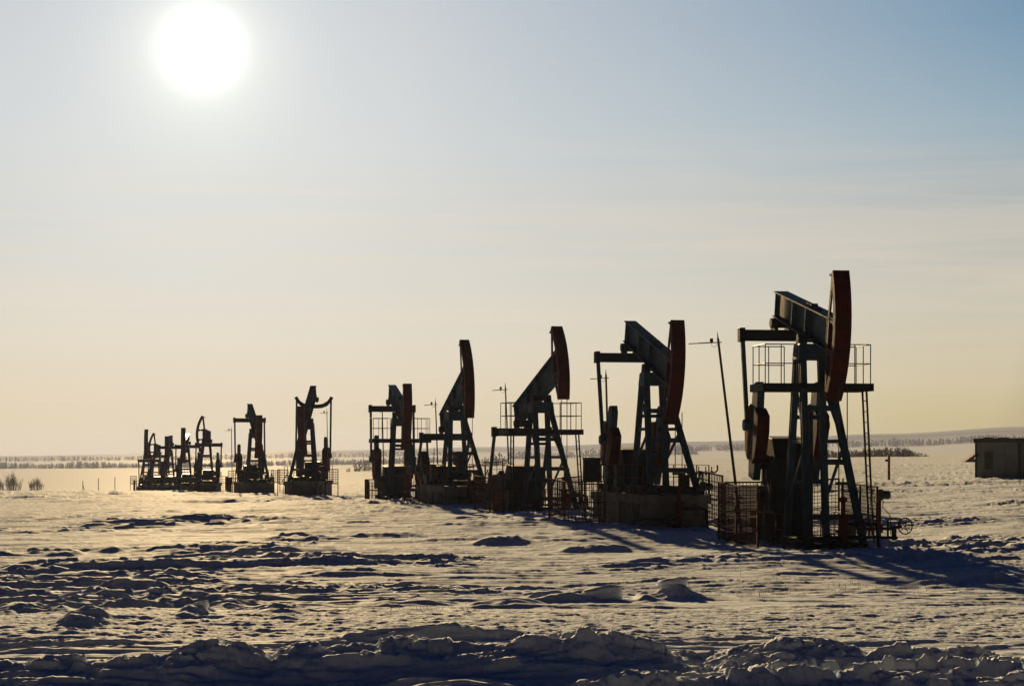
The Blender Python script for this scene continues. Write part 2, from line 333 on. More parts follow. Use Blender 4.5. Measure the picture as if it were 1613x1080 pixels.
def build_ground():
    th = np.concatenate([np.linspace(-180, -22, 40)[:-1], np.linspace(-22, -14.6, 40)[:-1], np.linspace(-14.6, 14.6, 1150), np.linspace(14.6, 22, 40)[1:], np.linspace(22, 180, 40)[1:-1]])
    th = np.radians(th); n = len(th)
    inv = np.linspace(1 / 23.5, 1 / 75.0, 560)                     # even steps on screen
    rr = np.concatenate([np.linspace(1.0, 23.4, 26), 1 / inv, 1 / np.linspace(1 / 75.0, 1 / 320.0, 300)[1:], np.geomspace(325, 40000, 90)])
    T, Rr = np.meshgrid(th, rr); X = Rr * np.sin(T); Y = Rr * np.cos(T); Z = ground_z(X, Y)
    m = len(rr); V = np.stack([X, Y, Z], -1).reshape(-1, 3)
    i = np.arange(m - 1)[:, None] * n; j = np.arange(n)[None, :]; j2 = (j + 1) % n
    Q = np.stack([i + j, i + j2, i + n + j2, i + n + j], -1).reshape(-1, 4)[:, ::-1]
    c = len(V); V = np.vstack([V, [[0, 0, float(Z[0].mean())]]])
    tri = np.stack([np.full(n, c), np.arange(n), (np.arange(n) + 1) % n], -1)[:, ::-1]
    me = bpy.data.meshes.new('ground'); me.vertices.add(len(V)); me.vertices.foreach_set('co', V.astype(np.float32).ravel())
    nl = Q.size + tri.size; me.loops.add(nl); me.loops.foreach_set('vertex_index', np.concatenate([Q.ravel(), tri.ravel()]).astype(np.int32))
    me.polygons.add(len(Q) + n)
    me.polygons.foreach_set('loop_start', np.concatenate([np.arange(len(Q)) * 4, Q.size + np.arange(n) * 3]).astype(np.int32))
    me.update(calc_edges=True); me.validate()
    me.polygons.foreach_set('use_smooth', np.ones(len(me.polygons), bool))
    me.materials.append(M['snow'])
    o = bpy.data.objects.new('ground', me); col.objects.link(o); tag(o, kind='structure')
build_ground()

# ------------------------------------------------------------ pumpjacks
RH = 3.3
def pumpjack(px, d, pz, yaw, phi, alpha, label, top=0.0, platform=False, foot=1.0, turned=False, curved=False, head_mat='red', half=34, rad=RH, detail=2, ladders=(1,)):
    """px: image column of the pivot, d: distance, pz: pivot height above the eye, yaw: degrees the head points to the right of the
    viewer, phi: beam angle (head up positive), alpha: crank angle, top: foundation top above snow"""
    X = (px - CX) / F * d; va = math.degrees(math.atan2(X, d)); a = yaw - va
    g = float(base_z(np.array([X]), np.array([d]))[0])
    root = empty('pumpjack', (X, d, g), R(a - 90)); tag(root, label, 'pumpjack', 'pumpjacks in the row')
    H = pz + CZ - g                                   # pivot above snow
    ft = top                                          # legs stand here
    lo = -0.5                                         # buried depth
    def beamco(x, z): c, s = math.cos(R(phi)), math.sin(R(phi)); return Vector((x * c - z * s, 0, H + x * s + z * c))
    def bf(p): q = beamco(p.x, p.z); return Vector((q.x, p.y, q.z))
    # foundation
    if top > 0.05:
        f = MB(); f.box(-4.7, 3.1, -1.2, 1.2, ft - 0.36, ft - 0.06)
        for x0, x1 in ((-4.6, -2.9), (-2.5, -0.6), (-0.3, 1.2), (2.3, 3.0)):
            f.box(x0, x1, -1.13, 1.13, lo, ft - 0.363)
        for x in np.arange(-4.5, 3.0, 0.62): f.box(x, x + 0.07, -1.235, -1.203, ft - 1.0, ft - 0.37)
        f.build('foundation', M['concrete'], root, bevel=0.02)
    else: ft = 0.0
    # skid
    b = MB()
    for y in (-0.62, 0.62): b.ibar((-5.2, y, ft + 0.06 if top > .05 else ft + 0.05), (3.3, y, ft + 0.06 if top > .05 else ft + 0.05), 0.18, 0.30)
    for x in (-5.1, -3.9, -2.0, -0.5, 1.2, 3.1): b.bar((x, -0.75, ft + 0.1), (x, 0.75, ft + 0.1), 0.16, 0.2)
    b.build('base_frame', M['dark'], root)
    # samson post
    z1 = H - 1.0; zb = ft - 0.1 if top > 0.05 else -0.4
    legs = [((-0.28, -0.36, z1), (-0.55, -0.62, zb)), ((-0.28, 0.36, z1), (-0.55, 0.62, zb)), ((0.28, -0.34, z1), (2.75, -0.86, zb)), ((0.28, 0.34, z1), (2.75, 0.86, zb))]
    for la, lb in legs:
        l = MB(); l.ibar(la, lb, 0.19, 0.19, 0.03, (1, 0, 0)) if detail > 1 else l.bar(la, lb, 0.19, 0.19, (1, 0, 0))
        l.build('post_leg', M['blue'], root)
    def on(i, t): return Vector(legs[i][0]).lerp(Vector(legs[i][1]), t)
    br = MB()
    for t in (0.26, 0.52, 0.78): br.bar(on(2, t), on(3, t), 0.10, 0.16)
    for t in (0.3, 0.62): br.bar(on(0, t), on(1, t), 0.08, 0.12)
    for s in (0, 1):
        br.bar(on(s, 0.42), on(s + 2, 0.42), 0.07, 0.11); br.bar(on(s, 0.12), on(s + 2, 0.42), 0.06, 0.09); br.bar(on(s, 0.72), on(s + 2, 0.44), 0.06, 0.09)
    br.build('cross_bracing', M['blue'], root)
    cp = MB(); cp.hexa([(-.42, -.47, z1 - .12), (.44, -.47, z1 - .12), (.44, .47, z1 - .12), (-.42, .47, z1 - .12), (-.34, -.44, H - .66), (.34, -.44, H - .66), (.34, .44, H - .66), (-.34, .44, H - .66)])
    cp.build('post_cap', M['blue'], root, bevel=0.02)
    sd = MB()
    for y in (-.30, .30): sd.prism([(-.28, H - .66), (.28, H - .66), (.16, H - .40), (-.16, H - .40)], y - .1, y + .1)
    sd.tube((0, -.42, H - .48), (0, .42, H - .48), .13, n=12); sd.build('saddle_bearing', M['dark'], root)
    # walking beam: I-section, deepest at the pivot
    w = MB(); xs = [(-3.65, .375), (-1.5, .405), (-0.2, .425), (1.2, .445), (2.45, .46)]
    for (xa, ha), (xb, hb) in zip(xs, xs[1:]):
        for s in (1, -1):
            w.hexa([(xa, -.22, s*ha - .02), (xb, -.22, s*hb - .02), (xb, .22, s*hb - .02), (xa, .22, s*ha - .02), (xa, -.22, s*ha + .02), (xb, -.22, s*hb + .02), (xb, .22, s*hb + .02), (xa, .22, s*ha + .02)])
        w.hexa([(xa, -.03, -ha + .02), (xb, -.03, -hb + .02), (xb, .03, -hb + .02), (xa, .03, -ha + .02), (xa, -.03, ha - .02), (xb, -.03, hb - .02), (xb, .03, hb - .02), (xa, .03, ha - .02)])
    for x in (-3.5, -1.5, 0.0, 2.3):
        h = np.interp(x, [q[0] for q in xs], [q[1] for q in xs]) - .022
        for y in (-.2, .035): w.box(x - .02, x + .02, y, y + .165, -h, h)
    w.box(-0.5, 0.9, -.05, .05, .45, .50); w.tube((0.2, -.1, .49), (0.2, .1, .49), .07)
    w.xform(bf).build('walking_beam', M['blue'], root)
    # horse head
    hd = MB(); fr = MB(); n = 12; hw = 0.235
    A = [R(-half + 2 * half * i / n) for i in range(n + 1)]; x0 = 2.5
    def pr(an, r): return (r * math.cos(an), r * math.sin(an))
    for a0, a1 in zip(A, A[1:]):
        (xa, za), (xb, zb_) = pr(a0, rad), pr(a1, rad); (xc, zc), (xd, zd) = pr(a0, rad - .07), pr(a1, rad - .07)
        hd.hexa([(xc, -hw, zc), (xa, -hw, za), (xa, hw, za), (xc, hw, zc), (xd, -hw, zd), (xb, -hw, zb_), (xb, hw, zb_), (xd, hw, zd)])
        for y in (-hw + .0, hw - .05):                     # web rims behind the face
            (xe, ze), (xf, zf) = pr(a0, rad - .22), pr(a1, rad - .22)
            fr.hexa([(xe, y, ze), (xc, y, zc), (xc, y + .05, zc), (xe, y + .05, ze), (xf, y, zf), (xd, y, zd), (xd, y + .05, zd), (xf, y + .05, zf)])
    (xt, zt), (xb, zb_) = pr(R(half), rad - .12), pr(R(-half), rad - .12)
    for y in (-.19, .19):
        u = (0, 1, 0)
        fr.bar((x0, y, .55), (xt, y, zt), .14, .05, u); fr.bar((x0, y, -.55), (xb, y, zb_), .14, .05, u)
        fr.bar((x0, y, .60), (x0, y, -.60), .16, .05, u)
        for zz in (.45, -.45):
            fr.prism([(x0, zz - .13), (x0 + .35, zz - .06), (rad - .30, zz - .12), (rad - .2, zz + .12), (x0 + .35, zz + .06), (x0, zz + .13)], y - .024, y + .024)
    fr.box(x0 - .12, x0 + .06, -.2, .2, -.5, .5)
    (xk, zk) = pr(R(half - 1.2), rad - .25); hd.bar((xk - .1, -hw, zk + .02), (xk - .1, hw, zk + .02), .16, .05)
    for k in (hd, fr):
        if turned:                                          # head swung aside for well service
            k.xform(lambda p: Vector((x0 + .15 + (p.y) * 1, -(p.x - x0 - .1) - .1, p.z)))
        k.xform(bf)
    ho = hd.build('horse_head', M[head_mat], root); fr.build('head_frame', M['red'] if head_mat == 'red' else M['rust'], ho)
    # bridle and polished rod
    if not turned:
        lowx = rad * math.cos(R(max(-half, -half) )) ; tang = rad + 0.02
        bl = MB()
        zb0 = beamco(*pr(R(-half), rad)); sx = max(zb0.x, rad * 0.985)
        for y in (-.12, .12): bl.tube((sx, y, zb0.z + .4), (sx, y, 1.9), .016, n=5)
        bl.box(sx - .09, sx + .09, -.2, .2, 1.82, 1.9); bl.tube((sx, 0, 2.0), (sx, 0, 1.0), .022, n=6)
        bl.build('bridle_cable', M['black'], root)
    # equalizer, pitman rods
    T = beamco(-3.3, -0.93); S = Vector((-3.05, 0, H - 4.1))
    e = MB()
    if curved:
        pts = [(-1.28, .55), (-1.2, .38), (-1.0, .12), (-.7, -.06), (-.35, -.12), (.35, -.12), (.7, -.06), (1.0, .12), (1.2, .38), (1.28, .55)]
        for (ya, za), (yb, zb2) in zip(pts, pts[1:]): e.bar((T.x, ya, T.z + za), (T.x, yb, T.z + zb2), .22, .28)
        endz = .5
    else:
        e.bar((T.x, -1.3, T.z), (T.x, 1.3, T.z), .26, .34); endz = 0
        for y in (-1.25, 1.25): e.box(T.x - .16, T.x + .16, y - .09, y + .09, T.z - .2, T.z + .23)
    e.build('equalizer', M['dark'], root, bevel=0.015)
    k = beamco(-3.3, -.40); hb = MB()
    for y in (-.22, .22): hb.prism([(T.x - .3, T.z + .16), (T.x + .3, T.z + .16), (T.x + .13, k.z + .02), (T.x - .13, k.z + .02)], y - .05, y + .05)
    hb.tube((T.x, -.34, T.z + .38), (T.x, .34, T.z + .38), .15, n=12); hb.build('tail_bearing', M['dark'], root)
    ca, sa = math.cos(R(alpha)), math.sin(R(alpha))
    pin = S + Vector((ca, 0, sa)) * 1.15
    for s in (-1, 1):
        y = 1.22 * s; r_ = MB(); r_.bar((T.x, y, T.z + endz), (pin.x, y, pin.z), .12, .12, (1, 0, 0)); r_.tube((pin.x, y - .12, pin.z), (pin.x, y + .1, pin.z), .17, n=12)
        r_.build('pitman_rod', M['blue'], root)
        c = MB(); c.prism([(-.5, -.3), (.3, -.42), (2.3, -.30), (2.5, -.1), (2.42, .12), (2.3, .30), (.3, .42), (-.5, .3)], s * .92 - .11, s * .92 + .11)
        c.xform(lambda p: Vector((S.x + p.x * ca - p.z * sa, p.y, S.z + p.x * sa + p.z * ca)))
        co = c.build('crank_arm', M['blue'], root)
        for q in (-1, 1):
            cw = MB(); pl = [(.0, .30 * q), (.25, .62 * q), (1.1, .86 * q), (1.6, .80 * q), (1.75, .3 * q)]
            if q < 0: pl = pl[::-1]
            cw.prism(pl, s * .92 - .19, s * .92 + .19)
            cw.xform(lambda p: Vector((S.x + p.x * ca - p.z * sa, p.y, S.z + p.x * sa + p.z * ca)))
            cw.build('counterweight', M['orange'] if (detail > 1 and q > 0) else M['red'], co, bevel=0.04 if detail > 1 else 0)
    # gearbox on its pedestal
    gb = MB(); gb.prism([(S.x - .85, S.z - .75), (S.x + .85, S.z - .75), (S.x + .9, S.z + .1), (S.x + .5, S.z + .72), (S.x - .35, S.z + .80), (S.x - .8, S.z + .3)], -.52, .52)
    gb.tube((S.x, -.86, S.z), (S.x, .86, S.z), .22, n=14)
    for x in (-.5, .1, .5): gb.box(S.x + x - .03, S.x + x + .03, -.56, .56, S.z - .7, S.z + .2)
    gb.build('gearbox', M['dark'], root, bevel=0.03 if detail > 1 else 0)
    pd = MB()
    for x in (-.7, .6):
        for y in (-.5, .5): pd.bar((S.x + x, y, S.z - .72), (S.x + x * 1.25, y * 1.25, ft - .1), .16, .16)
    pd.bar((S.x - .8, -.55, S.z - .8), (S.x + .8, -.55, S.z - .8), .14, .14); pd.bar((S.x - .8, .55, S.z - .8), (S.x + .8, .55, S.z - .8), .14, .14)
    pd.prism([(S.x - .75, ft - .2), (S.x - .1, ft - .2), (S.x - .1, S.z - .76), (S.x - .75, S.z - .76)], -.46, .46); pd.box(S.x + .5, S.x + .8, -.46, .46, ft - .2, S.z - .76)
    pd.build('pedestal', M['dark'], root)
    mt = MB(); mt.tube((-4.85, -.55, ft + .62), (-4.85, .35, ft + .62), .30, n=14); mt.box(-5.15, -4.55, -.5, .3, ft + .2, ft + .36)
    mt.build('motor', M['dark'], root)
    bg = MB(); a_ = Vector((-4.85, .62, ft + .62)); b_ = Vector((S.x, .62, S.z)); bg.bar(a_, b_, .12, .85, (0, 0, 1)); bg.tube(b_ + Vector((0, -.06, 0)), b_ + Vector((0, .06, 0)), .62, n=16)
    bg.build('belt_guard', M['rust'], root)
    if detail > 1:
        zf = ft if top > .05 else 0.0
        hr = MB(); xs_ = np.linspace(-4.6, 2.9, 6) if top > .05 else np.linspace(-4.6, 1.2, 5)
        for y in (-1.17, 1.17):
            for x in xs_: hr.tube((x, y, zf - .3), (x, y, zf + .95), .022, n=5)
            for zz in (.5, .95): hr.tube((xs_[0], y, zf + zz), (xs_[-1], y, zf + zz), .018, n=5)
        hr.build('handrail', M['rust'], root)
        MB().box(-1.9, -1.45, -1.0, -.72, zf + .15, zf + .95).build('switch_box', M['black'], root)
        MB().path([(-1.7, -.85, zf + .9), (-1.7, -.8, zf + 1.5), (-2.3, -.7, zf + 1.8)], .02, 5).build('cable', M['black'], root)
        MB().path([(1.5, .5, zf + .1), (1.5, 1.0, zf + .1), (2.2, 1.1, zf + .7), (2.6, 1.1, zf + .2)], .025, 5).build('conduit', M['black'], root)
        MB().box(.6, .95, .75, 1.05, zf + .1, zf + .6).build('junction_box', M['black'], root)
        MB().path([(2.3, -.6, zf + .2), (2.9, -1.0, zf + .35), (3.0, -1.3, zf - .1)], .035, 6).build('drain_pipe', M['black'], root)
    if platform:
        zp = H - 1.85; pf = MB()
        for x in (-.75, .75): pf.bar((x, -1.6, zp - .08), (x, 1.6, zp - .08), .08, .22)
        for y in (-1.6, 1.6): pf.bar((-.79, y, zp - .08), (.79, y, zp - .08), .08, .22)
        for y in np.arange(-1.5, 1.51, .25): pf.box(-.7, .7, y - .1, y + .1, zp - .02, zp + .03)
        po = pf.build('platform', M['dark'], root)
        for s in (-1, 1):
            rl = MB(); ye = 1.56 * s; yi = .62 * s
            for zz in (1.15, .6): rl.path([(-.72, yi, zp + zz), (-.72, ye, zp + zz), (.72, ye, zp + zz), (.72, yi, zp + zz)], .016, 5)
            for x in (-.72, 0, .72):
                for y in ((yi, (yi + ye) / 2, ye) if x else (ye,)): rl.tube((x, y, zp), (x, y, zp + 1.15), .016, n=5)
            rl.build('railing', M['black'], po)
        for s in ladders:
            ld = MB(); yl = 1.42 * s
            for dx in (-.2, .2): ld.bar((.55 + dx, yl, zp), (.9 + dx * 1, yl + .12 * s, 0.0), .05, .05)
            m_ = int(zp / .3)
            for i in range(m_):
                t = (i + .5) / m_; xx = .55 + .35 * t; yy = yl + .12 * s * t; zz = zp * (1 - t); ld.tube((xx - .2, yy, zz), (xx + .2, yy, zz), .014, n=5)
            ld.build('ladder', M['dark'], root)
    return root, H

PJ = [
 # px, d, pivot above eye, yaw, phi, alpha, kwargs, label
 (1278, 63.2, 3.86, 15.5, -12, 78, dict(platform=True, ladders=(1,)), 'largest and nearest pumpjack at the right end, with railed platform and dark red head'),
 (1030, 77.0, 3.55, 15, -16, 70, dict(top=1.2), 'second pumpjack from the right, on a tall concrete foundation, its head tilted down'),
 (852, 91.6, 2.86, 17, 18, 215, dict(platform=True, ladders=(-1, 1), half=29), 'third pumpjack from the right, head raised high above a railed platform with two ladders'),
 (719, 106.6, 2.77, 11, 18, 150, dict(top=1.0, half=36, rad=3.4), 'fourth pumpjack from the right, head raised high, no platform, on a concrete foundation'),
 (630, 119.8, 2.67, 7.5, -14, 95, dict(platform=True, ladders=(1,)), 'fifth pumpjack from the right, railed platform, head hanging low in front of its post'),
 (484, 150.3, 2.83, -8, -27, 85, dict(top=1.15, curved=True), 'pumpjack with horn-shaped curved equalizer and its beam tail pointing steeply up'),
 (401, 175.8, 2.42, 7, -22, 88, dict(top=1.0), 'pumpjack just left of the curved-equalizer one, flat crossbar and beam tail pointing up'),
 (325, 208.0, 1.83, -4, 0, 80, dict(top=.9, turned=True), 'pumpjack whose large head is swung sideways, showing its open red frame, in the left cluster'),
 (292, 226.0, 1.27, -4, -8, 80, dict(top=.8, detail=1), 'far pumpjack with bright red upright head just left of the larger sideways head'),
 (266, 242.6, 0.86, -4, -14, 80, dict(top=.8, detail=1), 'far pumpjack with short dark red head in the middle of the left cluster'),
 (247, 256.3, 0.68, -4, 0, 80, dict(top=.8, turned=True, detail=1), 'small far pumpjack with sideways open head, second from the left end of the row'),
 (232, 268.2, 0.71, -3, 11, 200, dict(top=.7, detail=1), 'leftmost and farthest pumpjack, with tall thin red head raised'),
]
ROOTS = []
for px, d, pz, yaw, phi, al, kw, lab in PJ:
    ROOTS.append(pumpjack(px, d, pz, yaw, phi, al, lab, **kw))

def local(i, x, y):       # a point beside pumpjack i, on the snow
    o = ROOTS[i][0]; m = Matrix.Rotation(o.rotation_euler.z, 4, 'Z'); p = m @ Vector((x, y, 0)) + o.location
    return Vector((p.x, p.y, gz(p.x, p.y)))

# ------------------------------------------------------------ guard fences
def fence(pts, h, label, step=.1, lean=0.0, mat='rust', group='guard fences beside the pumpjacks', wire=.008, cat='fence', low=0.05):
    root = empty('guard_fence', pts[0]); tag(root, label, cat, group); o = pts[0]
    q = [p - o for p in pts]
    out = [Vector((0, 0, 0))] * len(q)
    for i, p in enumerate(q):
        m = MB(); m.tube(p - Vector((0, 0, .4)), p + Vector((0, 0, h)), .035, n=6); m.build('post', M[mat], root)
    for a, b in zip(q, q[1:]):
        m = MB(); up = Vector((0, 0, 1)); L = (b - a).length; nrm = (b - a).normalized()
        m.bar(a + up * h, b + up * h, .05, .05); m.bar(a + up * low, b + up * low, .04, .04); m.bar(a + up * (h * .5), b + up * (h * .5), .035, .035)
        k = max(1, int(L / step))
        for i in range(k + 1): p = a.lerp(b, i / k); m.bar(p + up * low, p + up * h, wire * 2, wire * 2, (1, 0, 0))
        for i in range(1, int((h - low) / step)): z = low + i * step; m.bar(a + up * z, b + up * z, wire * 2, wire * 2)
        m.build('mesh_panel', M[mat], root)
    return root
fence([local(0, -3.5, -1.95), local(0, -1.2, -1.95), local(0, 1.4, -1.95)], 1.75, 'dense rusty mesh fence along the left side of the nearest pumpjack', .075, wire=.007)
fence([local(0, -3.7, -1.7), local(0, -3.7, 0), local(0, -3.7, 1.9)], 1.75, 'open mesh fence behind the gearbox of the nearest pumpjack', .11)
fence([local(0, -3.5, 1.95), local(0, -1.6, 1.95), local(0, 0.1, 1.95)], 1.7, 'open mesh fence along the right side of the nearest pumpjack', .11)
fence([local(1, -4.2, -2.9), local(1, -1.5, -2.9), local(1, .8, -2.0)], 1.45, 'rusty barred fence left of the pumpjack on the tall foundation', .22, wire=.014)
fence([local(1, .2, 1.6), local(1, 2.6, 1.75)], 1.75, 'barred fence right of the pumpjack on the tall foundation', .16, wire=.014)
fence([local(2, -3.6, -1.9), local(2, -1.2, -1.9), local(2, .9, -1.9)], 1.5, 'rusty mesh fence left of the pumpjack with two ladders', .17, wire=.009)
fence([local(2, -3.4, 1.8), local(2, 0.0, 1.8)], 1.4, 'mesh fence right of the pumpjack with two ladders', .12)
fence([local(3, -2.2, -2.2), local(3, 0.8, -2.0)], 1.5, 'rusty fence between the fourth and fifth pumpjacks from the right', .3, wire=.011)
fence([local(3, 0.4, 1.35), local(3, .6, 2.2)], 2.1, 'tall barred fence panel right of the fourth pumpjack from the right', .28, wire=.014)
fence([local(4, -3.3, -1.55), local(4, -1.2, -1.6), local(4, 0.6, -1.3)], 1.15, 'rusty mesh fence at the left foot of the fifth pumpjack from the right', .25, wire=.012)
fence([local(4, -1.6, 1.6), local(4, 2.0, 2.0)], 1.35, 'rusty fence at the right foot of the fifth pumpjack from the right', .3, wire=.011)
def basket(i, s, label):
    fence([local(i, .3, s * 1.3), local(i, -.3, s * 2.1)], 1.9, label, .16, wire=.016, low=.9)
basket(5, -1, 'rusty guard panel on posts left of the curved-equalizer pumpjack'); basket(5, 1, 'rusty guard panel on posts right of the curved-equalizer pumpjack')
basket(6, -1, 'rusty guard panel between the sideways-head pumpjack and its right neighbour'); basket(6, 1, 'rusty guard panel left of the basket beside the curved-equalizer pumpjack')
basket(11, -1, 'rusty guard panel at the left end of the pumpjack row')

for i, nm in ((6, 'pumpjack left of the curved-equalizer one'), (7, 'pumpjack with the largest sideways head'), (8, 'far pumpjack with the bright red head'), (9, 'far pumpjack in the middle of the left cluster'), (10, 'small sideways-head pumpjack of the left cluster'), (11, 'leftmost, farthest pumpjack')):
    fence([local(i, -1.2, -1.75), local(i, -4.4, -1.75), local(i, -4.4, 0), local(i, -4.4, 1.75), local(i, -1.2, 1.75)], 1.35, 'rusty fence round the cranks of the ' + nm, .2, wire=.016)
# ------------------------------------------------------------ wellheads
def wellhead(i, label, x=3.27, s=1.0):
    p = local(i, x, 0); root = empty('wellhead', p, ROOTS[i][0].rotation_euler.z); tag(root, label, 'wellhead', 'wellheads under the pumpjack heads')
    b = MB(); b.tube((0, 0, -.5), (0, 0, .95), .13, n=12)
    for z in (.1, .45, .85): b.tube((0, 0, z), (0, 0, z + .07), .22, n=12)
    b.tube((0, 0, .95), (0, 0, 1.45), .07, n=10); b.tube((0, 0, 1.3), (0, 0, 1.42), .11, n=10); b.build('wellhead_body', M['rust'], root)
    t = MB(); t.path([(0, 0, .68), (0, .9, .68), (.05, .95, .62), (.05, 1.0, .1), (.05, 1.0, -.4)], .05, 8); t.path([(0, 0, .3), (0, -1.3, .3), (-1.2, -1.35, .28)], .045, 8); t.build('flow_pipe', M['dark'], root)
    for y, z, ax in ((.5, .68, (1, 0, 0)), (-.45, .3, (1, 0, 0))):
        v = MB(); v.tube((-.02, y, z), (.28, y, z), .03, n=6); v.ring((.28, y, z), (1, 0, 0), .16, .016); v.tube((.28, y - .16, z), (.28, y + .16, z), .012, n=5); v.tube((.28, y, z - .16), (.28, y, z + .16), .012, n=5)
        v.tube((0, y - .12, z), (0, y + .12, z), .09, n=10); v.build('valve', M['dark'], root)
wellhead(0, 'wellhead with hand valves in front of the nearest pumpjack')
wellhead(1, 'wellhead below the down-tilted head of the second pumpjack from the right')
wellhead(2, 'wellhead below the raised head of the pumpjack with two ladders')
wellhead(3, 'wellhead below the raised head of the fourth pumpjack from the right')
wellhead(4, 'wellhead below the low head of the fifth pumpjack from the right')

# ------------------------------------------------------------ antenna masts
def mast(tx, ty, bx, by, d, label, r=.05, arm=.95, s=-1):
    top = P(tx, ty, d); bot = P(bx, by, d); g = gz(bot.x, bot.y); k = (g - .3 - top.z) / (bot.z - top.z); bot = top.lerp(bot, k)
    root = empty('antenna_mast', Vector((bot.x, bot.y, g))); tag(root, label, 'antenna', 'antenna masts between the pumpjacks'); o = root.location
    t = top - o; b = bot - o; m = MB(); m.tube(b, t, r, r * .75, n=8); m.tube(t, t + (t - b).normalized() * .22, r * .6, .006, n=6); m.build('pole', M['black'], root)
    a = MB(); c = t - Vector((0, 0, .12)); a.tube(c + Vector((.12, 0, 0)), c + Vector((s * arm * 1.0, 0, -.05)), .018, n=6)
    for i in range(9): x = s * arm * (.35 + .65 * i / 8); a.tube(c + Vector((x, -.16, -.05 * i / 8)), c + Vector((x, .16, -.05 * i / 8)), .009, n=4)
    a.box(c.x - .26, c.x - .16, c.y - .05, c.y + .05, c.z, c.z + .12); a.build('antenna', M['black'], root)
    w = MB(); w.path([c + Vector((-.22, 0, 0)), c + Vector((-.2, 0, -.12)), c + Vector((-.08, 0, -.16)), c + Vector((-.02, 0, -.05))], .006, 4); w.build('cable', M['black'], root)
mast(1131, 533, 1159, 765, 70, 'leaning antenna mast left of the nearest pumpjack')
mast(954.5, 590, 957.5, 700, 86, 'antenna mast left of the second pumpjack from the right', arm=.62)
mast(796, 609, 800, 700, 100, 'antenna mast left of the pumpjack with two ladders', .04, .6)
mast(686, 633, 689, 720, 116, 'antenna mast behind the left rods of the fourth pumpjack from the right', .04, .6)
mast(602, 642, 604, 720, 130, 'antenna mast inside the platform railing of the fifth pumpjack from the right', .04, .5)
mast(515, 647, 516, 720, 162, 'antenna mast at the right rod of the curved-equalizer pumpjack', .035, .5)
mast(364.5, 675, 365.5, 740, 190, 'antenna mast between the sideways-head pumpjack and the one right of it', .04, .6)

# ------------------------------------------------------------ small equipment
def ground_pt(px, py):
    """where the sight line through a photo pixel meets the snow"""
    d = 20.0
    while d < 3000:
        p = P(px, py, d)
        if p.z <= float(base_z(np.array([p.x]), np.array([p.y]))[0]): return Vector((p.x, p.y, gz(p.x, p.y)))
        d *= 1.003
    return p
# control cabinet beside pump 2
p = P(932, 740, 78); root = empty('control_cabinet', (p.x, p.y, gz(p.x, p.y))); h = p.z - root.location.z
tag(root, 'dark control cabinet on a raised stand left of the second pumpjack from the right', 'cabinet')
m = MB(); m.box(-.32, .32, -.22, .22, h - .42, h + .4); m.box(-.36, .36, -.27, .27, h + .4, h + .45); m.build('cabinet_box', M['black'], root, bevel=.02)
m = MB(); m.box(-.27, .27, -.245, -.222, h - .36, h + .34); m.tube((-.18, -.26, h), (-.18, -.245, h), .03); m.build('door', M['dark'], root)
m = MB()
for x in (-.25, .25):
    for y in (-.16, .16): m.bar((x, y, -.3), (x, y, h - .42), .06, .06)
m.bar((-.5, -.1, h - .5), (.5, -.1, h - .5), .05, .05); m.build('stand', M['rust'], root)
def junction_post(px, py, ptop, d, label, box=.32):
    p = P(px, py, d); g = gz(p.x, p.y); root = empty('junction_post', (p.x, p.y, g)); tag(root, label, 'post')
    h = P(px, ptop, d).z - g
    m = MB(); m.bar((0, 0, -.4), (0, 0, h - .05), .10, .10, (1, 0, 0)); m.build('post', M['rust'], root)
    m = MB(); m.box(-.11, .09, -.13, .13, h - .34, h); m.tube((.09, 0, h - .17), (.30, 0, h - .17), .125, n=12); m.tube((.28, 0, h - .17), (.33, 0, h - .17), .09, n=12); m.build('junction_box', M['black'], root, bevel=.01)
    m = MB(); m.path([(.12, 0, h - .34), (.1, 0, h - .55), (.28, 0, h - .72), (.33, 0, h - .8), (.34, 0, h - 1.35)], .013, 5); m.path([(-.11, 0, h - .2), (-.17, 0, h - .3), (-.12, 0, h - .42), (-.04, 0, h - .42)], .012, 5); m.build('cable', M['black'], root)
junction_post(1385, 860, 770, 64.5, 'post with round junction box just right of the nearest pumpjack')
junction_post(1107, 828, 758, 74.5, 'post with round junction box at the barred fence right of the second pumpjack')
# valve with handwheel
p = P(1408, 860, 65); root = empty('pipeline_valve', (p.x, p.y, gz(p.x, p.y))); tag(root, 'pipe valve with spoked handwheel on a short stub right of the round junction box post', 'valve')
m = MB(); m.tube((0, 0, -.4), (0, 0, .38), .08, n=10); m.path([(-1.6, .1, .34), (.05, 0, .36)], .05, 8); m.tube((-.45, .03, .36), (-.33, .02, .36), .13, n=12); m.build('pipe', M['dark'], root)
m = MB(); m.tube((-.12, 0, .38), (.2, -.18, .42), .05, n=8); m.tube((-.18, 0, .1), (-.18, 0, .62), .035, n=8); m.build('valve_body', M['dark'], root)
m = MB(); c = Vector((.3, -.22, .44)); ax = Vector((.35, -1, 0)); m.ring(c, ax, .24, .02, 20)
u = ax.normalized().orthogonal().normalized(); v_ = ax.normalized().cross(u)
for i in range(5):
    an = i * 2 * math.pi / 5; m.tube(c, c + u * (.24 * math.cos(an)) + v_ * (.24 * math.sin(an)), .014, n=5)
m.build('handwheel', M['rust'], root)
